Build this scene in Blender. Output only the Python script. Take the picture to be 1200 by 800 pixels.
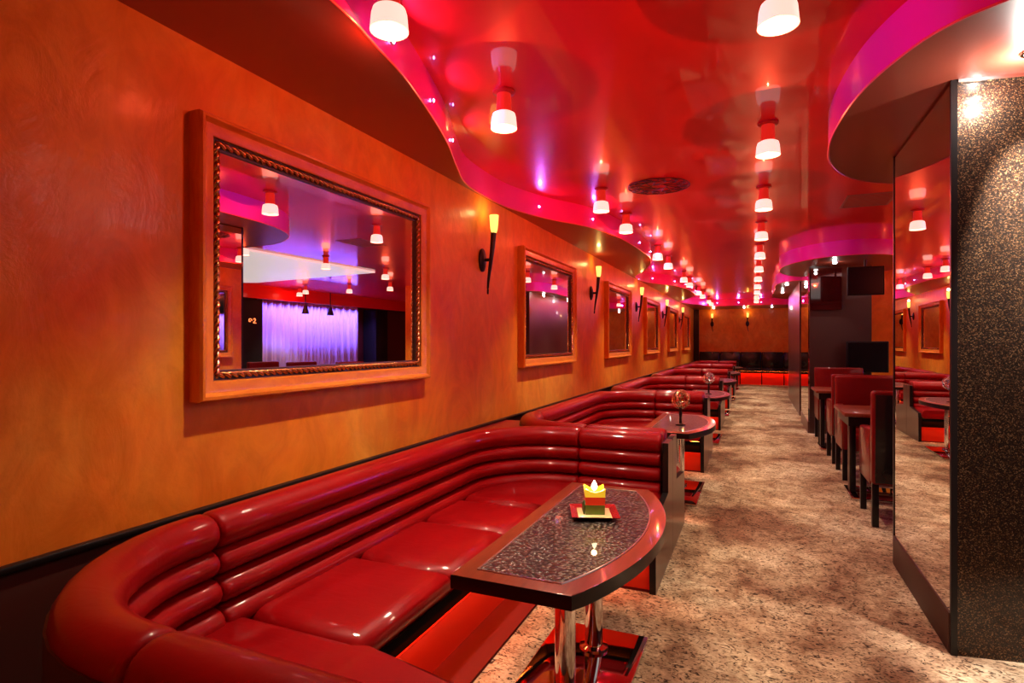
import bpy, bmesh, math, random
from mathutils import Vector, Matrix
random.seed(7)
for _o in list(bpy.data.objects): bpy.data.objects.remove(_o)
SC = bpy.context.scene
COL = SC.collection
PI = math.pi

# ------------------------------------------------------------------ camera
EYE = 1.25
YAW = math.radians(23.136)
cam_d = bpy.data.cameras.new('camera')
cam_d.sensor_width = 36.0
cam_d.lens = 667.0 / 1200.0 * 36.0
cam_d.shift_y = 0.00125
cam_d.clip_start = 0.02
cam = bpy.data.objects.new('camera', cam_d)
cam.location = (0, 0, EYE)
cam.rotation_euler = (PI / 2, 0, YAW)
COL.objects.link(cam)
SC.camera = cam

# ------------------------------------------------------------------ view, world
SC.view_settings.view_transform = 'Standard'
SC.view_settings.look = 'None'
SC.view_settings.gamma = 1.0
SC.view_settings.use_curve_mapping = False
SC.view_settings.exposure = 0.30
W = bpy.data.worlds.new('world'); SC.world = W
W.use_nodes = True
W.node_tree.nodes['Background'].inputs[0].default_value = (0.10, 0.03, 0.02, 1)
W.node_tree.nodes['Background'].inputs[1].default_value = 0.3
try:
    SC.cycles.use_denoising = True
    SC.cycles.max_bounces = 10
    SC.cycles.sample_clamp_indirect = 6.0
    SC.cycles.caustics_reflective = False
    SC.cycles.caustics_refractive = False
except Exception:
    pass

RED_FILL_W = 5.6  # watts of the added red fill under each ceiling lamp
LAMP_W = 112.0        # watts of each ceiling lamp's bulb
GLASS_E = 0.72        # glow of the frosted lamp glass
LED_E = 75.0         # red strip under the seats
LED_DOT_E = 60.0
LED_W = 7.0
WHITE_E = 0.42
CURTAIN_W = 105.0
PILLAR_W = 300.0

def spot(name, loc, energy, color, angle, blend, target=None, radius=0.03, parent=None):
    d = bpy.data.lights.new(name, 'SPOT'); d.energy = energy; d.color = color
    d.spot_size = math.radians(angle); d.spot_blend = blend; d.shadow_soft_size = radius
    o = bpy.data.objects.new(name, d); COL.objects.link(o); o.location = loc
    if target is not None:
        v = Vector(target) - Vector(loc)
        o.rotation_euler = v.to_track_quat('-Z', 'Y').to_euler()
    if parent: o.parent = parent
    return o

def area(name, loc, energy, color, sx, sy, target):
    d = bpy.data.lights.new(name, 'AREA'); d.energy = energy; d.color = color
    d.spread = math.radians(110); d.shape = 'RECTANGLE'; d.size = sx; d.size_y = sy
    o = bpy.data.objects.new(name, d); COL.objects.link(o); o.location = loc
    v = Vector(target) - Vector(loc)
    o.rotation_euler = v.to_track_quat('-Z', 'Y').to_euler()
    return o

# blue-violet stage wash on the curtain at the far right wall
area('stage_wash', (6.42, 11.2, 2.22), CURTAIN_W, (0.26, 0.17, 1.0), 3.4, 0.12, (6.62, 11.1, 0.9)).rotation_euler = (
    Vector((0.12, 0, -1.0)).to_track_quat('-Z', 'Y').to_euler())

# ------------------------------------------------------------------ materials
def new_mat(name):
    m = bpy.data.materials.new(name); m.use_nodes = True
    nt = m.node_tree; b = nt.nodes['Principled BSDF']
    return m, nt, b

def setp(b, **k):
    names = {'color': 'Base Color', 'rough': 'Roughness', 'metal': 'Metallic', 'coat': 'Coat Weight', 'coat_rough': 'Coat Roughness',
             'spec': 'Specular IOR Level', 'ior': 'IOR', 'trans': 'Transmission Weight', 'emit': 'Emission Color',
             'emit_s': 'Emission Strength', 'alpha': 'Alpha', 'sheen': 'Sheen Weight', 'coat_ior': 'Coat IOR'}
    for kk, v in k.items():
        s = b.inputs[names[kk]]
        if kk in ('color', 'emit'): v = (v[0], v[1], v[2], 1)
        s.default_value = v

def plain(name, color, **k):
    m, nt, b = new_mat(name); setp(b, color=color, **k); return m

def N(nt, t, **k):
    n = nt.nodes.new(t)
    for kk, v in k.items():
        if hasattr(n, kk) and kk not in ('inputs',):
            setattr(n, kk, v)
        else:
            n.inputs[kk].default_value = v
    return n

def coords(nt, scale=(1, 1, 1)):
    tc = nt.nodes.new('ShaderNodeTexCoord'); mp = nt.nodes.new('ShaderNodeMapping')
    mp.inputs['Scale'].default_value = scale
    nt.links.new(tc.outputs['Object'], mp.inputs['Vector'])
    return mp.outputs['Vector']

def noise(nt, vec, scale, detail=4, rough=0.55, dist=0.0):
    n = nt.nodes.new('ShaderNodeTexNoise')
    n.inputs['Scale'].default_value = scale; n.inputs['Detail'].default_value = detail
    n.inputs['Roughness'].default_value = rough; n.inputs['Distortion'].default_value = dist
    nt.links.new(vec, n.inputs['Vector'])
    return n.outputs['Fac']

def ramp(nt, fac, stops):
    r = nt.nodes.new('ShaderNodeValToRGB'); e = r.color_ramp.elements
    while len(e) < len(stops): e.new(0.5)
    for i, (p, c) in enumerate(stops):
        e[i].position = p; e[i].color = (c[0], c[1], c[2], 1)
    nt.links.new(fac, r.inputs['Fac'])
    return r.outputs['Color']

def bump(nt, b, height, strength=0.3, dist=0.01, sock='Normal'):
    n = nt.nodes.new('ShaderNodeBump'); n.inputs['Strength'].default_value = strength
    n.inputs['Distance'].default_value = dist
    nt.links.new(height, n.inputs['Height']); nt.links.new(n.outputs['Normal'], b.inputs[sock])

def mix(nt, fac, a, bb, mode='MIX'):
    n = nt.nodes.new('ShaderNodeMix'); n.data_type = 'RGBA'; n.blend_type = mode
    if isinstance(fac, float): n.inputs['Factor'].default_value = fac
    else: nt.links.new(fac, n.inputs['Factor'])
    for s, v in (('A', a), ('B', bb)):
        sock = [i for i in n.inputs if i.name == s and i.type == 'RGBA'][0]
        if isinstance(v, tuple): sock.default_value = (v[0], v[1], v[2], 1)
        else: nt.links.new(v, sock)
    return [o for o in n.outputs if o.type == 'RGBA'][0]

M = {}
def m_wall():
    m, nt, b = new_mat('orange_plaster')
    v = coords(nt)
    f = noise(nt, v, 1.1, 6, 0.6, 0.8)
    c1 = ramp(nt, f, [(0.3, (0.76, 0.16, 0.012)), (0.5, (0.79, 0.26, 0.024)), (0.70, (0.82, 0.38, 0.055))])
    g = noise(nt, coords(nt, (1, 1, 0.6)), 5.0, 8, 0.65, 1.5)
    c2 = ramp(nt, g, [(0.35, (0.78, 0.72, 0.68)), (0.65, (1.0, 1.0, 1.0))])
    c = mix(nt, 1.0, c1, c2, 'MULTIPLY')
    nt.links.new(c, b.inputs['Base Color'])
    setp(b, rough=0.4, spec=0.15, coat=0.16, coat_rough=0.14)
    h = noise(nt, coords(nt, (1, 1.6, 1)), 3.0, 9, 0.62, 2.0)
    bump(nt, b, h, 0.22, 0.02)
    bump(nt, b, h, 0.22, 0.02, 'Coat Normal')
    return m
M['wall'] = m_wall()

def m_carpet():
    m, nt, b = new_mat('mottled_carpet')
    v = coords(nt)
    big = noise(nt, v, 1.3, 5, 0.6, 0.4)
    c1 = ramp(nt, big, [(0.38, (0.22, 0.115, 0.066)), (0.50, (0.42, 0.29, 0.175)), (0.62, (0.60, 0.48, 0.32))])
    fl = noise(nt, coords(nt, (1.0, 1.5, 1)), 26.0, 3, 0.6, 2.4)
    c2 = ramp(nt, fl, [(0.38, (0.10, 0.07, 0.06)), (0.455, (0.78, 0.74, 0.70)), (0.60, (1, 1, 1)), (0.70, (1.3, 1.25, 1.2))])
    c = mix(nt, 1.0, c1, c2, 'MULTIPLY')
    md = noise(nt, coords(nt, (1.0, 0.8, 1)), 7.0, 6, 0.7, 1.0)
    c3 = ramp(nt, md, [(0.36, (0.55, 0.45, 0.40)), (0.55, (1, 1, 1)), (0.7, (1.15, 1.15, 1.12))])
    c = mix(nt, 1.0, c, c3, 'MULTIPLY')
    nt.links.new(c, b.inputs['Base Color'])
    setp(b, rough=0.95, spec=0.15)
    bump(nt, b, noise(nt, v, 120.0, 4, 0.7, 0.6), 0.6, 0.006)
    return m
M['carpet'] = m_carpet()

def m_leather(name, col, rough=0.42):
    m, nt, b = new_mat(name)
    v = coords(nt)
    f = noise(nt, v, 3.0, 3, 0.5)
    c = ramp(nt, f, [(0.3, tuple(x * 0.85 for x in col)), (0.7, tuple(x * 1.1 for x in col))])
    nt.links.new(c, b.inputs['Base Color'])
    setp(b, rough=rough, spec=0.12, coat=0.5, coat_rough=0.03)
    w = noise(nt, coords(nt, (1, 2.2, 1)), 9.0, 6, 0.6, 1.2)
    bump(nt, b, w, 0.14, 0.010); bump(nt, b, w, 0.05, 0.010, 'Coat Normal')
    return m
M['leather'] = m_leather('red_leather', (0.25, 0.0015, 0.003))
M['leather_dark'] = m_leather('dark_red_leather', (0.26, 0.008, 0.009))
M['chair_leather'] = m_leather('chair_red_leather', (0.15, 0.004, 0.004), 0.4)
M['black_leather'] = m_leather('black_leather', (0.012, 0.010, 0.010), 0.25)

M['ceiling'] = plain('red_stretch_ceiling', (0.74, 0.010, 0.008), rough=0.4, spec=0.2, coat=0.8, coat_rough=0.035, coat_ior=1.45)
M['soffit'] = plain('brown_red_soffit', (0.30, 0.055, 0.03), rough=0.4, coat=0.25, coat_rough=0.08)
M['fascia'] = plain('magenta_fascia', (0.82, 0.018, 0.44), rough=0.3, coat=0.6, coat_rough=0.06)
M['fascia_violet_lit'] = plain('violet_lit_fascia', (0.66, 0.022, 0.74), rough=0.3, coat=0.6, coat_rough=0.06)  # fascia paint again, with the violet wash put into its colour
M['white_ceiling'] = plain('lit_white_ceiling', (0.8, 0.8, 0.78), rough=0.4, emit=(1, 0.98, 0.93), emit_s=WHITE_E)  # plain white ceiling; the light falling on it is added as emission
M['wainscot'] = plain('dark_brown_panel', (0.055, 0.014, 0.009), rough=0.5)
M['black'] = plain('black_lacquer', (0.008, 0.006, 0.006), rough=0.35, spec=0.2, coat=0.2, coat_rough=0.06)
M['matte_black'] = plain('matte_black', (0.008, 0.007, 0.007), rough=0.7, spec=0.2)
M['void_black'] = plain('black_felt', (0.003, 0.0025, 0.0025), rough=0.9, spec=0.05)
M['dark_wall'] = plain('dark_red_wall', (0.10, 0.016, 0.010), rough=0.55)
M['dark_partition'] = plain('dark_partition', (0.05, 0.018, 0.014), rough=0.35, coat=0.3)
M['mirror'] = plain('mirror_glass', (0.93, 0.92, 0.92), rough=0.0, metal=1.0)
M['chrome'] = plain('chrome', (0.86, 0.85, 0.86), rough=0.06, metal=1.0)
M['plate'] = plain('polished_plate', (0.55, 0.52, 0.52), rough=0.05, metal=1.0)
M['screen'] = plain('dark_screen', (0.004, 0.004, 0.006), rough=0.25, spec=0.2)
M['red_panel'] = plain('red_kick_panel', (0.74, 0.030, 0.008), rough=0.35, spec=0.2, coat=0.2, coat_rough=0.1)
M['seat_shadow'] = plain('dark_red_seat_shadow', (0.085, 0.003, 0.003), rough=0.6, spec=0.15)  # dark tone holds the shade under the seat edge
M['brown_board'] = plain('brown_end_board', (0.10, 0.035, 0.024), rough=0.35, coat=0.3)
M['base_brown'] = plain('dark_walnut_base', (0.045, 0.018, 0.010), rough=0.45, spec=0.25)
M['led_red'] = plain('red_led', (0.2, 0.02, 0.01), emit=(1.0, 0.12, 0.016), emit_s=LED_E)
M['led_violet'] = plain('violet_led', (0.2, 0.1, 0.4), emit=(0.45, 0.25, 1.0), emit_s=LED_DOT_E)
M['neon'] = plain('orange_neon', (0.5, 0.1, 0.02), emit=(1.0, 0.18, 0.05), emit_s=3.0)
M['downlight'] = plain('downlight_glow', (0.9, 0.9, 0.9), emit=(1.0, 0.96, 0.9), emit_s=18.0)
M['steel'] = plain('brushed_steel', (0.55, 0.53, 0.52), rough=0.3, metal=1.0)
M['lamp_cap'] = plain('red_lamp_cap', (0.45, 0.012, 0.012), rough=0.3, coat=0.5)
M['lamp_neck'] = plain('glowing_red_glass_neck', (0.5, 0.01, 0.01), rough=0.3, emit=(1.0, 0.03, 0.015), emit_s=0.35)
M['lamp_glass'] = plain('frosted_lamp_glass', (0.85, 0.80, 0.72), rough=0.35, emit=(1.0, 0.83, 0.68), emit_s=GLASS_E)
M['bulb'] = plain('bulb_glow', (1, 1, 1), emit=(1.0, 0.93, 0.84), emit_s=0.35)
M['sconce_glass'] = plain('amber_sconce_glass', (0.8, 0.6, 0.15), rough=0.3, emit=(1.0, 0.66, 0.12), emit_s=1.5)
M['iron'] = plain('dark_iron', (0.02, 0.010, 0.010), rough=0.35, metal=0.5)
M['cream'] = plain('cream_porcelain', (0.80, 0.70, 0.30), rough=0.2, coat=0.5)
M['saucer_red'] = plain('red_glazed_saucer', (0.28, 0.012, 0.014), rough=0.15, coat=0.7)
M['wax_yellow'] = plain('yellow_wax', (0.85, 0.62, 0.03), rough=0.35, emit=(1.0, 0.62, 0.03), emit_s=0.45, coat=0.5)
M['wax_red'] = plain('red_wax', (0.70, 0.04, 0.015), rough=0.3, emit=(1.0, 0.06, 0.01), emit_s=0.15, coat=0.6)
M['wax_green'] = plain('green_wax', (0.12, 0.24, 0.03), rough=0.3, coat=0.6)
M['leaf'] = plain('green_leaf', (0.03, 0.10, 0.015), rough=0.4)
M['flame'] = plain('candle_flame', (1, 1, 0.8), emit=(1.0, 0.88, 0.55), emit_s=12.0)
M['gold'] = plain('twisted_gold_wire', (0.75, 0.42, 0.22), rough=0.2, metal=1.0)
M['silver'] = plain('twisted_silver_wire', (0.8, 0.75, 0.75), rough=0.18, metal=1.0)
M['grille'] = plain('black_grille', (0.09, 0.006, 0.006), rough=0.5)
M['grey_grille'] = plain('grey_grille', (0.30, 0.10, 0.07), rough=0.5)
M['spot_black'] = plain('black_spotlight', (0.01, 0.01, 0.01), rough=0.5)

def m_curtain():
    m, nt, b = new_mat('pale_curtain')
    setp(b, color=(0.55, 0.48, 0.80), rough=0.8, sheen=0.3); return m
M['curtain'] = m_curtain()

def m_wood_frame():
    m, nt, b = new_mat('orange_red_wood')
    v = coords(nt, (6, 1.2, 1.2))
    f = noise(nt, v, 5.0, 6, 0.6, 0.8)
    c = ramp(nt, f, [(0.3, (0.54, 0.12, 0.012)), (0.7, (0.70, 0.24, 0.025))])
    nt.links.new(c, b.inputs['Base Color']); setp(b, rough=0.35, spec=0.15, coat=0.15, coat_rough=0.08)
    return m
M['frame'] = m_wood_frame()
M['rope'] = plain('dark_gilt_rope', (0.50, 0.22, 0.07), rough=0.22, metal=1.0)
M['rope_bed'] = plain('rope_bed', (0.05, 0.012, 0.008), rough=0.4)

def m_table_wood():
    m, nt, b = new_mat('mahogany_top')
    f = noise(nt, coords(nt, (8, 1, 1)), 6.0, 6, 0.6, 0.6)
    c = ramp(nt, f, [(0.3, (0.13, 0.020, 0.008)), (0.7, (0.21, 0.034, 0.012))])
    nt.links.new(c, b.inputs['Base Color']); setp(b, rough=0.3, spec=0.25, coat=0.4, coat_rough=0.05)
    return m
M['table_wood'] = m_table_wood()

def m_inset():
    m, nt, b = new_mat('hammered_inset')
    v = coords(nt, (1, 1, 1))
    vo = nt.nodes.new('ShaderNodeTexVoronoi'); vo.inputs['Scale'].default_value = 75.0
    nt.links.new(v, vo.inputs['Vector'])
    c = ramp(nt, vo.outputs['Distance'], [(0.15, (0.20, 0.165, 0.14)), (0.45, (0.03, 0.022, 0.02)), (0.65, (0.006, 0.004, 0.004))])
    nt.links.new(c, b.inputs['Base Color']); setp(b, rough=0.35, metal=0.2, spec=0.3, coat=0.4, coat_rough=0.03)
    bump(nt, b, vo.outputs['Distance'], 0.8, 0.006)
    return m
M['inset'] = m_inset()

def m_mosaic():
    m, nt, b = new_mat('bronze_glitter_mosaic')
    v = coords(nt)
    vo = nt.nodes.new('ShaderNodeTexVoronoi'); vo.inputs['Scale'].default_value = 290.0
    nt.links.new(v, vo.inputs['Vector'])
    sep = nt.nodes.new('ShaderNodeSeparateColor'); nt.links.new(vo.outputs['Color'], sep.inputs[0])
    c = ramp(nt, sep.outputs[0], [(0.0, (0.008, 0.004, 0.0025)), (0.6, (0.020, 0.009, 0.005)), (0.84, (0.08, 0.032, 0.010)), (0.97, (0.20, 0.11, 0.05))])
    nt.links.new(c, b.inputs['Base Color']); setp(b, rough=0.42, metal=0.8, coat=0.5, coat_rough=0.08)
    bump(nt, b, sep.outputs[1], 0.5, 0.004)
    return m
M['mosaic'] = m_mosaic()

# ------------------------------------------------------------------ mesh helpers
def add_box(bm, x0, x1, y0, y1, z0, z1, bev=0.0, seg=2):
    r = bmesh.ops.create_cube(bm, size=1.0)
    vs = r['verts']
    for v in vs:
        v.co = Vector(((x0 + x1) / 2 + v.co.x * (x1 - x0), (y0 + y1) / 2 + v.co.y * (y1 - y0), (z0 + z1) / 2 + v.co.z * (z1 - z0)))
    if bev > 0:
        es = list({e for v in vs for e in v.link_edges})
        bmesh.ops.bevel(bm, geom=es, offset=bev, segments=seg, affect='EDGES', profile=0.5)

def add_prism(bm, pts, z0, z1, bev=0.0, seg=3, bev_top_only=False):
    lo = [bm.verts.new((p[0], p[1], z0)) for p in pts]
    hi = [bm.verts.new((p[0], p[1], z1)) for p in pts]
    n = len(pts)
    bm.faces.new(list(reversed(lo))); bm.faces.new(hi)
    for i in range(n):
        bm.faces.new((lo[i], lo[(i + 1) % n], hi[(i + 1) % n], hi[i]))
    if bev > 0:
        hs = set(hi); ls = set(lo)
        es = []
        for e in {e for v in lo + hi for e in v.link_edges}:
            top = e.verts[0] in hs and e.verts[1] in hs
            bot = e.verts[0] in ls and e.verts[1] in ls
            if top or (bot and not bev_top_only): es.append(e)
        bmesh.ops.bevel(bm, geom=es, offset=bev, segments=seg, affect='EDGES', profile=0.5)

def add_prism_yz(bm, pts, x0, x1):
    a = [bm.verts.new((x0, p[0], p[1])) for p in pts]; b = [bm.verts.new((x1, p[0], p[1])) for p in pts]
    n = len(pts)
    bm.faces.new(list(reversed(a))); bm.faces.new(b)
    for i in range(n): bm.faces.new((a[i], a[(i + 1) % n], b[(i + 1) % n], b[i]))

def add_lathe(bm, prof, center, seg=24, axis='Z', cap=True):
    rings = []
    for (r, h) in prof:
        ring = []
        for k in range(seg):
            a = 2 * PI * k / seg
            if axis == 'Z': co = (center[0] + r * math.cos(a), center[1] + r * math.sin(a), center[2] + h)
            elif axis == 'X': co = (center[0] + h, center[1] + r * math.cos(a), center[2] + r * math.sin(a))
            ring.append(bm.verts.new(co))
        rings.append(ring)
    for a, b in zip(rings, rings[1:]):
        for k in range(seg):
            bm.faces.new((a[k], a[(k + 1) % seg], b[(k + 1) % seg], b[k]))
    if cap:
        bm.faces.new(list(reversed(rings[0]))); bm.faces.new(rings[-1])

def add_sweep(bm, path, radii, seg=12, ry=None, closed=False, round_ends=False):
    """tube along path; radii number or list; ry = vertical radius factor"""
    P = [Vector(p) for p in path]; n = len(P)
    R = radii if isinstance(radii, (list, tuple)) else [radii] * n
    rings = []
    for i in range(n):
        if closed: t = P[(i + 1) % n] - P[i - 1]
        else: t = P[min(i + 1, n - 1)] - P[max(i - 1, 0)]
        t.normalize()
        up = Vector((0, 0, 1))
        if abs(t.z) > 0.95: up = Vector((1, 0, 0))
        s = t.cross(up); s.normalize(); u = s.cross(t)
        ring = []
        for k in range(seg):
            a = 2 * PI * k / seg
            ring.append(bm.verts.new(P[i] + s * (R[i] * math.cos(a)) + u * (R[i] * (ry or 1.0) * math.sin(a))))
        rings.append(ring)
    m = n if closed else n - 1
    for i in range(m):
        a = rings[i]; b = rings[(i + 1) % n]
        for k in range(seg): bm.faces.new((a[k], a[(k + 1) % seg], b[(k + 1) % seg], b[k]))
    if not closed:
        bm.faces.new(list(reversed(rings[0]))); bm.faces.new(rings[-1])

def obj(name, bm, mat, parent=None, mats=None, fm=None, sharp=0.7):
    bmesh.ops.recalc_face_normals(bm, faces=bm.faces[:])
    for f in bm.faces: f.smooth = True
    for e in bm.edges:
        if len(e.link_faces) == 2 and e.calc_face_angle(0) > sharp: e.smooth = False
    me = bpy.data.meshes.new(name)
    if fm:
        for f in bm.faces: f.material_index = fm(f)
    bm.to_mesh(me); bm.free()
    for mm in (mats or [mat]): me.materials.append(mm)
    o = bpy.data.objects.new(name, me); COL.objects.link(o)
    if parent: o.parent = parent
    return o

def tag(o, label=None, cat=None, group=None, kind=None):
    if label: o['label'] = label
    if cat: o['category'] = cat
    if group: o['group'] = group
    if kind: o['kind'] = kind
    return o

def thing(name, label, cat, loc=(0, 0, 0), rz=0.0, group=None):
    o = bpy.data.objects.new(name, None); COL.objects.link(o)
    o.location = loc; o.rotation_euler = (0, 0, rz)
    return tag(o, label, cat, group)

def dup(root, loc, rz=0.0, label=None, group=None):
    def cp(o, par):
        c = o.copy(); COL.objects.link(c)
        if par: c.parent = par
        for ch in list(o.children): cp(ch, c)
        return c
    r = cp(root, None); r.location = loc; r.rotation_euler = (0, 0, rz)
    if label: r['label'] = label
    if group: r['group'] = group
    return r

def B(): return bmesh.new()
def box_obj(name, dims, mat, parent=None, bev=0.0, seg=2):
    bm = B(); add_box(bm, *dims, bev=bev, seg=seg); return obj(name, bm, mat, parent)

ORD = ['first', 'second', 'third', 'fourth', 'fifth', 'sixth', 'seventh', 'eighth', 'ninth', 'tenth', 'eleventh', 'twelfth', 'thirteenth', 'fourteenth', 'fifteenth']

# ------------------------------------------------------------------ the room
XL, XR, YN, YF = -1.8, 6.8, -2.6, 19.0
ZC, ZS, ZD = 2.485, 2.30, 0.672
PER = 2.88
def struct(name, bm, mat, parent=None, **k):
    o = obj(name, bm, mat, parent, **k)
    if not parent: o['kind'] = 'structure'
    return o

bm = B(); add_box(bm, XL - 0.2, XR + 0.2, YN - 0.2, YF + 0.2, -0.12, 0.0); struct('floor', bm, M['carpet'])
bm = B(); add_box(bm, XL - 0.2, XR + 0.2, YN - 0.2, YF + 0.2, ZC, ZC + 0.12); struct('ceiling', bm, M['ceiling'])
bm = B(); add_box(bm, XL - 0.2, XL, YN, YF, 0.0, ZC); wl = struct('wall_left', bm, M['wall'])
bm = B(); add_box(bm, XL, XL + 0.012, YN, YF, 0.0, ZD - 0.02); struct('baseboard_left', bm, M['wainscot'])
bm = B(); add_box(bm, XL, XL + 0.03, YN, YF, ZD - 0.022, ZD, bev=0.006); struct('trim_1', bm, M['black'])
bm = B(); add_box(bm, XL - 0.2, XR + 0.2, YF, YF + 0.2, 0.0, ZC); struct('wall_back', bm, M['wall'])
bm = B(); add_box(bm, XR, XR + 0.2, YN, YF, 0.0, ZC); struct('wall_right', bm, M['dark_wall'])
bm = B(); add_box(bm, XL - 0.2, XR + 0.2, YN - 0.2, YN, 0.0, ZC); struct('wall_front', bm, M['wall'])
bm = B(); add_box(bm, XL, XL + 0.16, YF - 0.12, YF, 0.0, ZC); struct('trim_2', bm, M['black'])

def catmull(pts, n=8, closed=False):
    out = []; m = len(pts)
    rng = m if closed else m - 1
    for i in range(rng):
        if closed: p0, p1, p2, p3 = pts[i - 1], pts[i], pts[(i + 1) % m], pts[(i + 2) % m]
        else: p0, p1, p2, p3 = pts[max(i - 1, 0)], pts[i], pts[i + 1], pts[min(i + 2, m - 1)]
        for k in range(n):
            t = k / n
            out.append(tuple(0.5 * (2 * p1[j] + (p2[j] - p0[j]) * t + (2 * p0[j] - 5 * p1[j] + 4 * p2[j] - p3[j]) * t * t
                       + (3 * p1[j] - p0[j] - 3 * p2[j] + p3[j]) * t ** 3) for j in range(len(p1))))
    if not closed: out.append(tuple(pts[-1]))
    return out

# wavy soffit along the left wall: one period of its edge, measured bulge to bulge
WAVE = [(0.75, -1.205), (1.384, -1.20), (1.686, -1.242), (1.98, -1.30), (2.54, -1.465), (3.0, -1.645), (3.35, -1.765), (3.75, -1.79),
        (4.05, -1.775), (4.35, -1.70), (4.62, -1.60), (4.97, -1.42), (5.35, -1.31), (5.68, -1.255), (6.1, -1.222)]
edge = []
for rep in range(-1, 4):
    for (y, x) in WAVE:
        yy = y + rep * 5.76
        if YN < yy < 17.3: edge.append((x, yy))
edge = catmull(edge, 4)
edge = [(max(x, XL + 0.004), y) for x, y in edge]
bm = B()
add_prism(bm, [(XL, edge[-1][1])] + [(XL, edge[0][1])] + edge, ZS, ZC)
sl = struct('ceiling_soffit', bm, None, mats=[M['soffit'], M['fascia']], fm=lambda f: 1 if abs(f.normal.z) < 0.5 else 0)
bm = B(); add_sweep(bm, [(x + 0.003, y, ZS + 0.002) for x, y in edge], 0.005, 6)
struct('trim_3', bm, plain('pink_edge', (0.75, 0.12, 0.14), rough=0.3))

def soffit(name, pts, z0=ZS):
    bm = B(); add_prism(bm, pts, z0, ZC)
    o = struct(name, bm, None, mats=[M['soffit'], M['fascia_violet_lit']], fm=lambda f: 1 if abs(f.normal.z) < 0.5 else 0)
    bm = B(); add_sweep(bm, [(p[0], p[1], z0 + 0.001) for p in pts], 0.005, 6, closed=True)
    struct('trim_4', bm, M['steel_pink'])
    return o
M['steel_pink'] = plain('pink_edge_trim', (0.7, 0.10, 0.18), rough=0.3)
d1 = catmull([(0.712, 2.20), (0.60, 2.29), (0.517, 2.423), (0.426, 2.692), (0.377, 3.02), (0.362, 3.43), (0.41, 3.82), (0.55, 4.17),
              (0.80, 4.42), (1.3, 4.6), (2.1, 4.5), (2.7, 3.9), (2.8, 3.0), (2.4, 2.2), (1.7, 1.86), (1.1, 1.94)], 6, True)
soffit('ceiling_soffit', d1)
d2 = []
for k in range(64):
    a = 2 * PI * k / 64
    d2.append((1.10 + 0.78 * math.cos(a), 9.1 + 1.25 * math.sin(a)))
soffit('ceiling_soffit', d2)
d3 = catmull([(0.36, 11.3), (0.36, 12.5), (0.36, 14.2), (0.6, 15.0), (1.2, 15.2), (1.6, 14.6), (1.6, 11.4), (1.2, 10.75), (0.6, 10.75)], 6, True)
soffit('ceiling_soffit', d3)
bm = B(); add_box(bm, XL, XR, 17.3, YF, ZS, ZC)
struct('ceiling_soffit', bm, None, mats=[M['soffit'], M['fascia']], fm=lambda f: 1 if abs(f.normal.z) < 0.5 else 0)
# white ceiling field over the dance floor, its lighting put in as emission, and the valance before the curtain
bm = B(); add_prism(bm, [(2.95, 1.0), (6.0, 1.0), (6.0, 8.3), (5.6, 8.5), (2.45, 8.1), (2.55, 5.2)], ZC - 0.03, ZC - 0.002)
struct('ceiling_panel', bm, M['white_ceiling'])
bm = B(); add_box(bm, 6.2, 6.3, 0.5, 16.5, 2.2, ZC); struct('trim_5', bm, M['ceiling'])

# curtain: one continuous pleated cloth
bm = B(); pts = []
n = 240
for i in range(n + 1):
    y = 9.45 + 3.45 * i / n
    x = 6.62 + 0.035 * math.sin(i * 2 * PI / 9.0) + 0.02 * math.sin(i * 0.37 + 1.0)
    pts.append((x, y))
fr = [[bm.verts.new((x + dx, y, z)) for (x, y) in pts] for (dx, z) in ((0, 0.02), (0, 2.3))]
for i in range(n): bm.faces.new((fr[0][i], fr[0][i + 1], fr[1][i + 1], fr[1][i]))
cur = obj('stage_curtain', bm, M['curtain'], sharp=3)
md = cur.modifiers.new('solid', 'SOLIDIFY'); md.thickness = 0.006
tag(cur, 'long pleated curtain lit violet on the right wall, seen in the mirrors', 'curtain')
for i, (y, w) in enumerate(((9.0, 'nearer'), (13.6, 'farther'))):
    o = box_obj('dark_column', (6.3, 6.75, y - 0.28, y + 0.28, 0.0, 2.19), M['matte_black'], bev=0.01); o['kind'] = 'structure'
for i, y in enumerate((10.35, 11.2)):
    t = thing('stage_spotlight', 'black conical stage spotlight hanging before the violet curtain, %s of two' % ('nearer' if i == 0 else 'farther'), 'spotlight', (6.1, y, 2.19), 0, 'stage spotlights')
    bm = B(); add_lathe(bm, [(0.03, -0.06), (0.045, -0.1), (0.085, -0.26), (0.078, -0.26), (0.035, -0.1)], (0, 0, 0), 20); obj('can', bm, M['spot_black'], t)
    bm = B(); add_lathe(bm, [(0.012, -0.08), (0.012, 0.3)], (0, 0, 0), 10); obj('stem', bm, M['iron'], t)

t = thing('neon_sign', 'small curly orange neon sign on the dark column left of the violet curtain, mirrored', 'neon sign', (6.285, 9.0, 1.72), 0)
bm = B(); add_sweep(bm, [(0, -0.07 + (0.05 - 0.0025 * k) * math.cos(k * PI / 8), (0.05 - 0.0025 * k) * math.sin(k * PI / 8)) for k in range(17)], 0.007, 8); obj('neon_loop', bm, M['neon'], t)
bm = B(); add_sweep(bm, catmull([(0, 0.02, 0.03), (0, 0.05, 0.05), (0, 0.075, 0.02), (0, 0.04, -0.02), (0, 0.02, -0.045), (0, 0.09, -0.045)], 5), 0.007, 8); obj('neon_curl', bm, M['neon'], t)
bm = B(); add_box(bm, 0.008, 0.014, -0.13, 0.11, -0.07, 0.07); obj('backing', bm, M['matte_black'], t)

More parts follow.
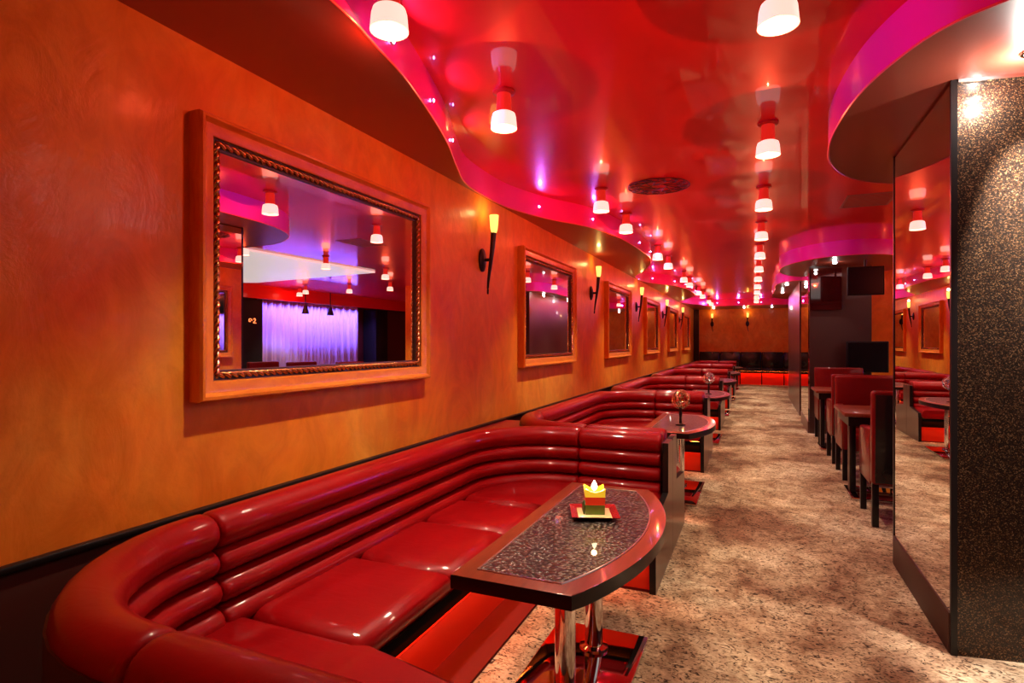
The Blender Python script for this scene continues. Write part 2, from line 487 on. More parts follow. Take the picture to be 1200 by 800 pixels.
# ------------------------------------------------------------------ pillars
PA, PB = (0.738, 2.79), (0.738, 3.80)
bm = B(); add_prism(bm, [PA, (1.62, 2.945), (1.62, 3.955), PB], 0.0, ZS)
p1 = struct('wall_pillar', bm, M['mosaic'])
bm = B(); add_box(bm, 0.722, 0.738, 2.806, 3.80, 0.165, ZS - 0.012); obj('mirror_panel', bm, M['mirror'], p1)
bm = B(); add_box(bm, 0.716, 0.738, 2.80, 3.81, 0.0, 0.163, bev=0.003); obj('base_board', bm, M['base_brown'], p1)
bm = B(); add_box(bm, 0.720, 0.742, 2.784, 2.800, 0.0, ZS); obj('corner_strip', bm, M['black'], p1)
bm = B(); add_box(bm, 0.718, 0.738, 3.80, 3.815, 0.0, ZS); obj('corner_strip', bm, M['black'], p1)
bm = B()
for a, b in (((0.744, 2.786), (1.62, 2.94)),):
    v = [bm.verts.new((a[0], a[1] - 0.006, ZS - 0.014)), bm.verts.new((b[0], b[1] - 0.006, ZS - 0.014)), bm.verts.new((b[0], b[1] + 0.004, ZS - 0.014)), bm.verts.new((a[0], a[1] + 0.004, ZS - 0.014))]
    w = [bm.verts.new(q.co + Vector((0, 0, 0.013))) for q in v]
    bm.faces.new(v); bm.faces.new(w)
    for i in range(4): bm.faces.new((v[i], v[(i + 1) % 4], w[(i + 1) % 4], w[i]))
obj('top_trim', bm, M['chrome'], p1)

bm = B(); add_prism(bm, [(0.69, 8.84), (1.45, 9.0), (1.45, 10.0), (0.69, 10.15)], 0.0, ZS)
p2 = struct('wall_pillar', bm, M['dark_partition'])
bm = B(); add_box(bm, 0.674, 0.690, 8.85, 10.14, 0.165, ZS - 0.012); obj('mirror_panel', bm, M['mirror'], p2)
bm = B(); add_box(bm, 0.668, 0.69, 8.85, 10.14, 0.0, 0.163); obj('base_board', bm, M['brown_board'], p2)
bm = B(); add_prism(bm, [(0.70, 8.78), (1.08, 8.86), (1.08, 8.875), (0.70, 8.80)], 1.70, 2.27); obj('glass_plaque', bm, plain('red_dark_glass', (0.05, 0.004, 0.004), rough=0.05, coat=1.0, coat_ior=1.9, coat_rough=0.03), p2)
bm = B(); add_box(bm, 0.70, 1.0, 10.93, 14.5, 0.0, ZS); struct('wall_partition', bm, M['dark_partition'])
# ochre return wall behind the chairs
bm = B(); add_box(bm, 1.62, 1.75, 10.6, 14.0, 0.0, ZC); struct('wall_partition', bm, M['wall'])
bm = B(); add_box(bm, 1.60, 3.4, 10.45, 10.6, 0.0, ZC); struct('wall_partition', bm, M['wall'])

# ------------------------------------------------------------------ framed mirrors on the left wall
def make_mirror(y0, w, z0=1.045, h=1.005, label=''):
    t = thing('framed_mirror', label, 'mirror', (XL, y0 + w / 2, z0 + h / 2), 0, 'framed wall mirrors')
    def ring(bm, o0, o1, xa, xb):   # rectangular ring between insets o0 and o1, x from xa (outer) to xb (inner)
        def rect(o, x): return [bm.verts.new((x, sy * (w / 2 - o), sz * (h / 2 - o))) for sy, sz in ((-1, -1), (1, -1), (1, 1), (-1, 1))]
        A, Bb = rect(o0, xa), rect(o1, xb)
        for i in range(4): bm.faces.new((A[i], A[(i + 1) % 4], Bb[(i + 1) % 4], Bb[i]))
    bm = B()
    prof = [(0.0, 0.0), (0.0, 0.052), (0.006, 0.062), (0.016, 0.062), (0.024, 0.052), (0.03, 0.046), (0.06, 0.040), (0.068, 0.036), (0.072, 0.02)]
    for a, b in zip(prof, prof[1:]): ring(bm, a[0], b[0], a[1], b[1])
    bmesh.ops.remove_doubles(bm, verts=bm.verts[:], dist=1e-5)
    obj('frame', bm, M['frame'], t, sharp=0.35)
    bm = B(); ring(bm, 0.070, 0.070, 0.0, 0.032); ring(bm, 0.070, 0.106, 0.024, 0.020); ring(bm, 0.106, 0.106, 0.020, 0.008)
    bmesh.ops.remove_doubles(bm, verts=bm.verts[:], dist=1e-5)
    obj('inner_moulding', bm, M['rope_bed'], t, sharp=0.35)
    # twisted rope as helical strands
    bm = B(); o = 0.088; R = 0.0078
    ys, zs = w / 2 - o, h / 2 - o
    for (a, b) in (((-ys, -zs), (ys, -zs)), ((ys, -zs), (ys, zs)), ((ys, zs), (-ys, zs)), ((-ys, zs), (-ys, -zs))):
        L = math.hypot(b[0] - a[0], b[1] - a[1]); u = ((b[0] - a[0]) / L, (b[1] - a[1]) / L); nv = (-u[1], u[0])
        pitch = 0.06; n = int(L / 0.0075)
        for s in range(2):
            path = []
            for i in range(n + 1):
                d = L * i / n; ang = 2 * PI * d / pitch + PI * s
                off = 0.0066 * math.cos(ang); xx = 0.024 + 0.0066 * math.sin(ang)
                path.append((xx, a[0] + u[0] * d + nv[0] * off, a[1] + u[1] * d + nv[1] * off))
            add_sweep(bm, path, R, 6)
    obj('rope_moulding', bm, M['rope'], t, sharp=3)
    bm = B(); add_box(bm, 0.0, 0.010, -w / 2 + 0.09, w / 2 - 0.09, -h / 2 + 0.09, h / 2 - 0.09); obj('mirror_glass', bm, M['mirror'], t)
    return t
m0 = make_mirror(1.37, 1.50, label='large framed mirror nearest the camera, reflecting the violet curtain')
ML = ['second framed mirror from the camera, just past the first torch sconce', 'third framed mirror from the camera on the orange wall',
      'fourth framed mirror from the camera on the orange wall', 'fifth framed mirror from the camera on the orange wall', 'farthest framed mirror on the orange wall']
for y, l in zip((4.35, 7.27, 10.1, 13.0, 15.85), ML):
    dup(m0, (XL, y + 0.735, 1.045 + 1.005 / 2), 0, l)

# ------------------------------------------------------------------ torch sconces
def make_sconce(label, group='torch wall sconces'):
    t = thing('wall_sconce', label, 'wall lamp', (0, 0, 0), 0, group)
    bm = B()
    add_lathe(bm, [(0.052, 0.0), (0.052, 0.012), (0.03, 0.026), (0.012, 0.03)], (0, 0, 1.84), 24, 'X')
    for v in bm.verts: v.co.z = 1.84 + (v.co.z - 1.84) * 1.6
    obj('back_plate', bm, M['iron'], t)
    bm = B(); path = [(0.035, 0.03, 1.60), (0.045, 0.012, 1.66), (0.06, 0.0, 1.74), (0.075, -0.004, 1.83), (0.085, 0.0, 1.92), (0.092, 0.006, 2.03)]
    path = catmull(path, 4); n = len(path)
    add_sweep(bm, path, [0.007 + 0.014 * (i / (n - 1)) ** 1.2 for i in range(n)], 10)
    add_sweep(bm, [(0.02, 0, 1.84), (0.078, -0.003, 1.84)], 0.012, 8)
    obj('stem', bm, M['iron'], t)
    bm = B(); add_lathe(bm, [(0.018, 2.03), (0.026, 2.06), (0.031, 2.12), (0.033, 2.155), (0.029, 2.155), (0.02, 2.06)], (0.094, 0.008, 0), 20)
    obj('torch_glass', bm, M['sconce_glass'], t)
    return t
s0 = make_sconce('nearest torch sconce with amber glass, between first and second mirror')
s0.location = (XL, 3.66, 0)
for i, y in enumerate((6.6, 9.4, 12.3, 15.15)):
    dup(s0, (XL, y, 0), 0, '%s torch sconce from the camera on the left orange wall' % ORD[i + 1])
for x, l in ((-1.25, 'left torch sconce on the far end wall'), (-0.22, 'right torch sconce on the far end wall')):
    dup(s0, (x, YF, 0), -PI / 2, l)
sconces = [o for o in COL.objects if o.name.startswith('wall_sconce')]
for o in sconces:
    r = o.rotation_euler.z; off = Matrix.Rotation(r, 3, 'Z') @ Vector((0.095, 0.008, 2.19))
    d = bpy.data.lights.new('sconce_bulb', 'POINT'); d.energy = 0.8; d.color = (1.0, 0.62, 0.2); d.shadow_soft_size = 0.02
    b = bpy.data.objects.new('sconce_bulb', d); COL.objects.link(b); b.location = o.location + off

# ------------------------------------------------------------------ ceiling lamps
def make_lamp():
    t = thing('ceiling_lamp', '', 'ceiling lamp', (0, 0, ZC), 0)
    bm = B(); add_lathe(bm, [(0.055, 0.0), (0.055, -0.010), (0.030, -0.016)], (0, 0, 0), 24); obj('lamp_base', bm, M['lamp_cap'], t)
    bm = B(); add_lathe(bm, [(0.034, -0.016), (0.036, -0.06), (0.038, -0.10), (0.044, -0.112)], (0, 0, 0), 24); obj('lamp_neck', bm, M['lamp_neck'], t)
    bm = B(); add_lathe(bm, [(0.042, -0.106), (0.055, -0.113), (0.060, -0.13), (0.065, -0.185), (0.0605, -0.185), (0.055, -0.13), (0.044, -0.115)], (0, 0, 0), 28, cap=False)
    obj('lamp_shade', bm, M['lamp_glass'], t)
    bm = B(); add_lathe(bm, [(0.02, -0.125), (0.046, -0.14), (0.05, -0.165), (0.035, -0.175)], (0, 0, 0), 20); obj('bulb', bm, M['bulb'], t)
    return t
lamp0 = make_lamp()
first = [True]
def place_lamp(x, y, label, group):
    if first[0]:
        o = lamp0; first[0] = False; o.location = (x, y, ZC); o['label'] = label; o['group'] = group
    else: o = dup(lamp0, (x, y, ZC), 0, label, group)
    spot('lamp_light', (x, y, ZC - 0.178), LAMP_W, (1.0, 0.85, 0.63), 90, 0.75, (x, y, 0), 0.03)
    d = bpy.data.lights.new('red_fill', 'POINT'); d.energy = RED_FILL_W; d.color = (1.0, 0.09, 0.03); d.shadow_soft_size = 0.0  # added red fill without a body, standing in for light from the neck
    g = bpy.data.objects.new('red_fill', d); COL.objects.link(g); g.location = (x, y, ZC - 0.215)
    return o
for x, y, l in ((-1.135, -1.27, 'ceiling lamp by the left wall, behind the viewpoint'), (0.075, -0.755, 'ceiling lamp above the aisle behind the viewpoint')):
    place_lamp(x, y, l, 'ceiling lamps near the viewpoint')
k = 0
for j in range(6):
    for y in (1.603, 2.555):
        place_lamp(-1.135, y + j * 2.872, '%s ceiling lamp from the camera in the row above the booths' % ORD[k], 'ceiling lamps above the booths'); k += 1
for i in range(11):
    place_lamp(0.07 - 0.004 * i, 2.083 + 1.419 * i, '%s ceiling lamp from the camera in the row above the aisle' % ORD[i], 'ceiling lamps above the aisle')
for i in range(6):
    place_lamp(2.05, 5.0 + 1.42 * i, '%s ceiling lamp in the right row beyond the pillars' % ORD[i], 'ceiling lamps right of the pillars')
for i, (x, y) in enumerate(((6.45 - 0.6, 9.9), (5.3, 9.5), (4.3, 9.7), (3.2, 9.6))):
    place_lamp(x, y, '%s ceiling lamp from the curtain in the cross row' % ORD[i], 'ceiling lamps before the curtain')

# violet led dots on the fascia
led_pts = []
for (x, y) in edge:
    if 0.9 < y < 17.0 and x > -1.74: led_pts.append((x, y))
acc = 0; last = None; cnt = 0
def led(x, y, nx, ny, label):
    t = thing('fascia_led', label, 'spotlight', (x, y, 2.385), math.atan2(ny, nx), 'violet fascia lights')
    bm = B(); add_lathe(bm, [(0.014, 0.0), (0.014, 0.004), (0.010, 0.006)], (0, 0, 0), 12, 'X'); obj('ring', bm, M['steel'], t)
    bm = B(); add_lathe(bm, [(0.008, 0.004), (0.007, 0.009), (0.003, 0.011)], (0, 0, 0), 12, 'X'); obj('lens', bm, M['led_violet'], t)
    spot('led_light', (x + 0.014 * nx, y + 0.014 * ny, 2.385), LED_W, (0.50, 0.16, 1.0), 135, 0.5, (x + nx, y + ny, 2.36), 0.006)
def edge_at(y):
    for a, b in zip(edge, edge[1:]):
        if a[1] <= y <= b[1]:
            u = (y - a[1]) / max(b[1] - a[1], 1e-6); d = Vector((b[1] - a[1], -(b[0] - a[0]))).normalized()
            return a[0] + u * (b[0] - a[0]), d.x, d.y
    return None
for y in (1.796, 2.306, 2.80, 4.46, 5.098, 5.75, 6.5, 7.2, 7.9, 10.2, 10.86, 11.5, 12.3, 13.0):
    x, nx, ny = edge_at(y)
    led(x, y, nx, ny, '%s violet light from the camera along the wavy pink fascia' % ORD[cnt]); cnt += 1
for i, x in enumerate((-1.0, -0.43, 0.15)):
    led(x, 17.3, 0, -1, '%s violet light from the left on the far end fascia' % ORD[i])

# downlights in the soffits
def downlight(x, y, label, w, target=None, ang=80, col=(1.0, 0.95, 0.88)):
    t = thing('recessed_downlight', label, 'downlight', (x, y, ZS), 0, 'recessed downlights')
    bm = B(); add_lathe(bm, [(0.042, -0.001), (0.040, -0.008), (0.030, -0.008), (0.028, -0.002)], (0, 0, 0), 24, cap=False); obj('ring', bm, M['chrome'], t)
    bm = B(); add_lathe(bm, [(0.029, -0.001), (0.027, -0.012), (0.018, -0.022), (0.006, -0.026)], (0, 0, 0), 20); obj('lens', bm, M['downlight'], t)
    spot('downlight_beam', (x, y, ZS - 0.03), w, col, ang, 0.35, target or (x, y, 0), 0.02)
    d = bpy.data.lights.new('downlight_glow', 'POINT'); d.energy = w * 0.05; d.color = col; d.shadow_soft_size = 0.02
    g = bpy.data.objects.new('downlight_glow', d); COL.objects.link(g); g.location = (x, y, ZS - 0.06)
downlight(0.925, 2.62, 'recessed downlight in the soffit before the mosaic pillar', PILLAR_W, (1.20, 2.86, 1.3), 62)
downlight(0.95, 8.45, 'recessed downlight in the round pink soffit by the dark pillar', 14)
downlight(0.52, 11.3, 'nearer recessed downlight above the dark partition', 12)
downlight(0.52, 13.0, 'farther recessed downlight above the dark partition', 12)
for i, x in enumerate((-1.15, -0.30, 0.45)):
    downlight(x, 18.2, '%s recessed downlight from the left before the far end wall' % ORD[i], 10, None, 60)

# ------------------------------------------------------------------ ceiling vents
t = thing('ceiling_vent', 'ornate round black vent in the red ceiling', 'vent', (-0.70, 4.58, ZC), 0)
bm = B()
for r in (0.235, 0.15, 0.06):
    add_sweep(bm, [(r * math.cos(a * PI / 24), r * math.sin(a * PI / 24), -0.004) for a in range(48)], 0.003, 6, closed=True)
obj('ring', bm, M['grille'], t)
bm = B()
for kx in range(12):
    a = kx * PI / 6
    pth = [((0.06 + 0.175 * s / 10) * math.cos(a + 0.5 * math.sin(s / 10 * PI)), (0.06 + 0.175 * s / 10) * math.sin(a + 0.5 * math.sin(s / 10 * PI)), -0.006) for s in range(11)]
    add_sweep(bm, pth, 0.0035, 6)
    cx, cy = 0.19 * math.cos(a + 0.26), 0.19 * math.sin(a + 0.26)
    add_sweep(bm, [(cx + 0.028 * math.cos(b * PI / 6), cy + 0.028 * math.sin(b * PI / 6), -0.006) for b in range(12)], 0.003, 6, closed=True)
obj('scrollwork', bm, M['grille'], t)
t = thing('ceiling_vent', 'rectangular grey vent in the red ceiling beside the pillar', 'vent', (0.90, 5.74, ZC), 0)
bm = B()
for (a, b, c, d) in ((-0.19, 0.19, -0.25, -0.23), (-0.19, 0.19, 0.23, 0.25), (-0.19, -0.17, -0.25, 0.25), (0.17, 0.19, -0.25, 0.25)): add_box(bm, a, b, c, d, -0.004, 0.0)
obj('frame', bm, M['grey_grille'], t)
bm = B()
for i in range(11): add_box(bm, -0.17, 0.17, -0.22 + i * 0.042, -0.20 + i * 0.042, -0.003, -0.0005)
obj('slats', bm, M['grey_grille'], t)

# ------------------------------------------------------------------ booths
CY = 2.05           # centre of the first booth
XA = -0.50          # aisle ends of the arms
def booth_path(inset, yh=1.355, xw=-1.56, R=0.50, x_end=XA, step=10):
    """U path from the near arm's aisle end round to the far arm's, local y about the booth centre; tagged with arc position"""
    xw = xw + inset; yh = yh - inset; R = max(R - inset, 0.12)
    p = []
    p.append((x_end, -yh)); p.append((-0.72, -yh)); p.append((-0.86, -yh)); p.append((xw + R, -yh))
    for i in range(1, step):
        a = -PI / 2 - (PI / 2) * i / step
        p.append((xw + R + R * math.cos(a), -yh + R + R * math.sin(a)))
    p.append((xw, -yh + R))
    for i in range(1, 6): p.append((xw, -yh + R + (2 * yh - 2 * R) * i / 6))
    p.append((xw, yh - R))
    for i in range(1, step):
        a = PI - (PI / 2) * i / step
        p.append((xw + R + R * math.cos(a), yh - R + R * math.sin(a)))
    p += [(xw + R, yh), (-0.86, yh), (-0.72, yh), (x_end, yh)]
    return p

def split_path(p):
    """near arm / near corner / wall run with far corner / far arm"""
    i1 = min(i for i, q in enumerate(p) if q[0] <= -1.0 and q[1] < 0)
    i2 = min(i for i, q in enumerate(p) if q[1] > -0.80)
    i3 = max(i for i, q in enumerate(p) if q[0] <= -0.99 and q[1] > 0)
    def lerp(a, b, u): return (a[0] + (b[0] - a[0]) * u, a[1] + (b[1] - a[1]) * u)
    def atx(i, j, x): return lerp(p[i], p[j], (x - p[i][0]) / (p[j][0] - p[i][0]))
    s1 = atx(i1 - 1, i1, -1.0); s2 = lerp(p[i2 - 1], p[i2], (-0.80 - p[i2 - 1][1]) / (p[i2][1] - p[i2 - 1][1])); s3 = atx(i3, i3 + 1, -0.99)
    return [p[:i1] + [s1], [s1] + p[i1:i2] + [s2], [s2] + p[i2:i3 + 1] + [s3], [s3] + p[i3 + 1:]]

def roll_segment(bm, pts, z, r, ry):
    # sample finely at both ends so they round off softly into the seam
    P = [Vector((q[0], q[1], z)) for q in pts]
    d0 = (P[1] - P[0]).normalized(); d1 = (P[-1] - P[-2]).normalized()
    path = [P[0] + d0 * 0.002, P[0] + d0 * 0.006, P[0] + d0 * 0.016, P[0] + d0 * 0.032] + P[1:-1] + [P[-1] - d1 * 0.032, P[-1] - d1 * 0.016, P[-1] - d1 * 0.006, P[-1] - d1 * 0.002]
    rad = [r * 0.80, r * 0.90, r * 0.97, r] + [r] * (len(P) - 2) + [r, r * 0.97, r * 0.90, r * 0.80]
    add_sweep(bm, path, rad, 18, ry=ry)

def poly_offset_u(inner_x, inner_y, x_end):   # U outline helper (local)
    return inner_x, inner_y, x_end

def make_booth(with_near_ledge):
    t = thing('booth_sofa', '', 'sofa', (0, CY, 0), 0, 'red leather booths along the left wall')
    # back shell: closed strip behind the rolls
    outer = booth_path(-0.075); inner = booth_path(0.02)
    bm = B(); n = len(outer)
    vs = []
    for a, b in zip(outer, inner):
        vs.append([bm.verts.new((a[0], a[1], 0.0)), bm.verts.new((a[0], a[1], 0.665)), bm.verts.new((b[0], b[1], 0.665)), bm.verts.new((b[0], b[1], 0.0))])
    for a, b in zip(vs, vs[1:]):
        for i in range(4): bm.faces.new((a[i], b[i], b[(i + 1) % 4], a[(i + 1) % 4]))
    bm.faces.new(vs[0]); bm.faces.new(list(reversed(vs[-1])))
    obj('back_shell', bm, M['wainscot'], t)
    # rolls
    for z, r, ins, ry in ((0.665, 0.070, 0.0, 0.86), (0.573, 0.060, 0.010, 0.74), (0.486, 0.060, 0.020, 0.74), (0.400, 0.060, 0.034, 0.74)):
        for seg in split_path(booth_path(ins)):
            bm = B(); roll_segment(bm, seg, z, r, ry); obj('back_roll', bm, M['leather'], t, sharp=0.9)
    # ledge filling the corners between the U and the straight wall
    def ledge(sign):
        pth = [q for q in booth_path(-0.02) if q[1] * sign > 0.0 and q[0] < -1.0]
        if sign > 0: pts = pth + [(-1.0, 1.438), (-1.79, 1.438), (-1.79, 0.9), (pth[0][0], 0.9)]
        else: pts = [(-1.0, -1.438)] + pth + [(pth[-1][0], -0.9), (-1.79, -0.9), (-1.79, -1.438)]
        pts = [q for q in pts if not (abs(q[1]) < 0.9)]
        bm = B(); add_prism(bm, pts, 0.60, 0.655); obj('corner_ledge', bm, M['leather_dark'], t)
    ledge(1)
    if with_near_ledge: ledge(-1)
    # seat cushions
    def cushion(pts, z0=0.295, z1=0.40):
        bm = B(); add_prism(bm, pts, z0, z1, bev=0.05, seg=6)
        o = obj('seat_cushion', bm, M['leather'], t, sharp=1.2); return o
    XF = -1.045; YS = 0.79; g = 0.004
    for (a, b) in ((-0.715, -0.18), (-0.18, 0.32), (0.32, 0.715)):
        cushion([(XF, a + g), (XF, b - g), (-1.53, b - g), (-1.53, a + g)])
    arc = []
    for i in range(9):
        a = -PI / 2 - (PI / 2) * i / 8
        arc.append((-1.10 + 0.42 * math.cos(a), -0.88 + 0.42 * math.sin(a)))
    near = [(-0.485, -YS), (-0.485, -1.30)] + arc + [(-1.52, -0.719), (XF, -0.719), (XF, -YS)]
    cushion(near); cushion([(x, -y) for x, y in reversed(near)])
    # base: red kick panel below, black recess above it
    def ushape(ix, iy, x_end, ox, oy): return [(x_end, -oy), (x_end, -iy), (ix, -iy), (ix, iy), (x_end, iy), (x_end, oy), (ox, oy), (ox, -oy)]
    bm = B(); add_prism(bm, ushape(-1.115, 0.845, -0.485, -1.45, 1.28), 0.012, 0.185); obj('kick_panel', bm, M['red_panel'], t)
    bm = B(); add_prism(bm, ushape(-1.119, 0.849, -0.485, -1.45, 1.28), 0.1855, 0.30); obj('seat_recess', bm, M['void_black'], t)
    bm = B(); add_prism(bm, ushape(-0.955, 0.838, -0.485, -1.45, 1.28), 0.0, 0.012); obj('seat_shadow', bm, M['seat_shadow'], t)  # thin dark board put where the seat's shade falls on the carpet
    # led strips under the cushions' front edge
    for dims in ((-1.108, -1.096, -0.82, 0.82, 0.286, 0.294), (-1.07, -0.50, -0.838, -0.826, 0.286, 0.294), (-1.07, -0.50, 0.826, 0.838, 0.286, 0.294)):
        box_obj('led_strip', dims, M['led_red'], t)
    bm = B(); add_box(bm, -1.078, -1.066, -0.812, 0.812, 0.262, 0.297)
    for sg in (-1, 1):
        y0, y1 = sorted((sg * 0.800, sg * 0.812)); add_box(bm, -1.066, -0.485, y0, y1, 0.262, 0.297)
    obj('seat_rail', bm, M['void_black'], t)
    # end boards
    for sgn in (-1, 1):
        pts = [(0.82, 0.0), (1.438, 0.0), (1.438, 0.665), (1.42, 0.68), (1.26, 0.68), (1.26, 0.40), (0.84, 0.36), (0.82, 0.30)]
        bm = B(); add_prism_yz(bm, [(y * sgn, z) for y, z in pts], -0.484, -0.452)
        obj('end_board', bm, None, t, mats=[M['brown_board'], M['black']], fm=lambda f: 0 if abs(f.normal.x) > 0.5 else 1)
    return t
bA = make_booth(False); bA['label'] = 'red leather booth nearest the camera, around the candle table'
bB = make_booth(True); bB.location = (0, CY + PER, 0); bB['label'] = 'second red leather booth from the camera, around the table with gold sculpture'
for i in range(2, 6):
    dup(bB, (0, CY + PER * i, 0), 0, ('%s red leather booth from the camera along the left wall' % ORD[i]) if i < 5 else 'farthest red leather booth along the left wall')

# ------------------------------------------------------------------ booth tables
TZ = 0.59
def d_shape(o=0.0):
    yh = 0.585 - o; x0 = -0.80 + o; xc = -0.44 - o * 0.8; xm = -0.295 - o
    h = xm - xc; R = (yh * yh + h * h) / (2 * h); cx = xm - R
    a0 = math.asin(yh / R)
    pts = [(x0, -yh)]
    for i in range(25):
        a = -a0 + 2 * a0 * i / 24
        pts.append((cx + R * math.cos(a), R * math.sin(a)))
    pts.append((x0, yh))
    return pts
def make_table():
    t = thing('booth_table', '', 'table', (0, 2.01, 0), 0, 'booth tables')
    bm = B(); add_prism(bm, d_shape(), TZ - 0.042, TZ, bev=0.004, seg=2)
    obj('table_top', bm, None, t, mats=[M['table_wood'], M['black']], fm=lambda f: 0 if f.normal.z > 0.5 else 1)
    ins = d_shape(0.058)
    bm = B(); add_prism(bm, ins, TZ - 0.002, TZ + 0.0015); obj('inset_panel', bm, M['inset'], t)
    bm = B(); add_sweep(bm, [(x, y, TZ + 0.001) for x, y in ins], 0.003, 6, closed=True); obj('inset_trim', bm, M['steel'], t)
    for y in (-0.14, 0.235):
        bm = B(); add_lathe(bm, [(0.058, 0.022), (0.056, 0.032), (0.036, 0.038), (0.036, TZ - 0.043)], (-0.60, y, 0), 28); obj('leg', bm, M['chrome'], t)
    bm = B(); add_box(bm, -0.80, -0.41, -0.36, 0.40, 0.0, 0.022, bev=0.004); obj('base_plate', bm, M['plate'], t)
    return t
tb = make_table(); tb['label'] = 'half-round booth table nearest the camera, carrying the lit candle'
for i in range(1, 6):
    dup(tb, (0, 2.01 + PER * i, 0), 0, 'half-round booth table, %s from the camera along the booths' % ORD[i])

# ------------------------------------------------------------------ candle and saucer
CX, CYc = -0.567, 2.125
sq = math.radians(20)
t = thing('saucer', 'square red saucer with cream centre on the nearest booth table', 'saucer', (CX, CYc, TZ + 0.002), sq)
bm = B()
def sqring(bm, rs):
    rings = [[bm.verts.new((sx * r, sy * r, z)) for sx, sy in ((-1, -1), (1, -1), (1, 1), (-1, 1))] for r, z in rs]
    for a, b in zip(rings, rings[1:]):
        for i in range(4): bm.faces.new((a[i], a[(i + 1) % 4], b[(i + 1) % 4], b[i]))
    bm.faces.new(list(reversed(rings[0]))); bm.faces.new(rings[-1])
sqring(bm, [(0.055, 0.0), (0.062, 0.002), (0.088, 0.014), (0.089, 0.017), (0.064, 0.008), (0.058, 0.006)])
obj('dish', bm, M['saucer_red'], t, sharp=0.3)
bm = B(); add_box(bm, -0.063, 0.063, -0.063, 0.063, 0.0065, 0.0095, bev=0.002); obj('dish_centre', bm, M['cream'], t)
t = thing('candle', 'lit square candle in yellow, red and green bands on the saucer', 'candle', (CX, CYc + 0.005, TZ + 0.0115), sq)
bm = B(); sqring(bm, [(0.034, 0.0), (0.036, 0.002), (0.0365, 0.036)]); obj('green_band', bm, M['wax_green'], t, sharp=0.3)
bm = B(); sqring(bm, [(0.0365, 0.036), (0.0375, 0.066)]); obj('red_band', bm, M['wax_red'], t, sharp=0.3)
bm = B()
outs = []
for si, (ax, ay, bx, by) in enumerate(((-1, -1, 1, -1), (1, -1, 1, 1), (1, 1, -1, 1), (-1, 1, -1, -1))):
    for i in range(4):
        u = i / 4; outs.append((ax + (bx - ax) * u, ay + (by - ay) * u, 0.088 + (0.010 if i == 0 else (-0.004 if i == 2 else 0.0))))
lo = [bm.verts.new((x * 0.0375, y * 0.0375, 0.066)) for x, y, h in outs]
hi = [bm.verts.new((x * 0.0385, y * 0.0385, h)) for x, y, h in outs]
hj = [bm.verts.new((x * 0.034, y * 0.034, h)) for x, y, h in outs]
lj = [bm.verts.new((x * 0.033, y * 0.033, 0.074)) for x, y, h in outs]
n = len(outs)
for A_, B_ in ((lo, hi), (hi, hj), (hj, lj)):
    for i in range(n): bm.faces.new((A_[i], A_[(i + 1) % n], B_[(i + 1) % n], B_[i]))
bm.faces.new(lj); bm.faces.new(list(reversed(lo)))
obj('yellow_band', bm, M['wax_yellow'], t, sharp=0.3)
bm = B(); add_lathe(bm, [(0.0015, 0.074), (0.0015, 0.086)], (0, 0, 0), 8); obj('wick', bm, M['matte_black'], t)
bm = B(); add_lathe(bm, [(0.002, 0.082), (0.009, 0.09), (0.0115, 0.098), (0.009, 0.107), (0.004, 0.116), (0.001, 0.122)], (0, 0, 0), 16); obj('flame', bm, M['flame'], t)
bm = B()
lf = [(-0.043, -0.03, 0.0), (-0.047, -0.012, 0.010), (-0.046, 0.004, 0.034), (-0.042, -0.018, 0.050), (-0.039, -0.034, 0.036)]
a = [bm.verts.new(p) for p in lf]; b = [bm.verts.new((p[0] + 0.005, p[1], p[2])) for p in lf]
bm.faces.new(a); bm.faces.new(list(reversed(b)))
for i in range(5): bm.faces.new((a[i], a[(i + 1) % 5], b[(i + 1) % 5], b[i]))
obj('leaf_decoration', bm, M['leaf'], t)
d = bpy.data.lights.new('candle_light', 'POINT'); d.energy = 0.5; d.color = (1, 0.6, 0.25); d.shadow_soft_size = 0.01
o = bpy.data.objects.new('candle_light', d); COL.objects.link(o); o.location = (CX, CYc, TZ + 0.145)

# ------------------------------------------------------------------ table sculptures
def make_sculpture(y, m, label):
    t = thing('table_sculpture', label, 'ornament', (-0.55, y, TZ + 0.002), 0, 'twisted wire ornaments')
    bm = B(); add_lathe(bm, [(0.04, 0.0), (0.04, 0.008), (0.012, 0.016), (0.009, 0.06), (0.014, 0.09), (0.009, 0.12), (0.012, 0.15)], (0, 0, 0), 16); obj('stand', bm, M['iron'], t)
    bm = B(); rnd = random.Random(3)
    for i in range(7):
        ax = Vector((rnd.uniform(-1, 1), rnd.uniform(-1, 1), rnd.uniform(-0.6, 0.6))).normalized()
        q = ax.to_track_quat('Z', 'Y'); R = rnd.uniform(0.05, 0.078); cx = Vector((rnd.uniform(-0.02, 0.02), rnd.uniform(-0.02, 0.02), 0.205))
        pth = [tuple(cx + q @ Vector((R * math.cos(k * PI / 12), R * math.sin(k * PI / 12), 0.008 * math.sin(k * PI / 4)))) for k in range(24)]
        add_sweep(bm, pth, 0.008, 6, closed=True)
    obj('wire_ball', bm, m, t)
make_sculpture(4.72, M['gold'], 'twisted gold wire ball ornament on the second booth table')
make_sculpture(7.72, M['silver'], 'twisted silver wire ball ornament on the third booth table')

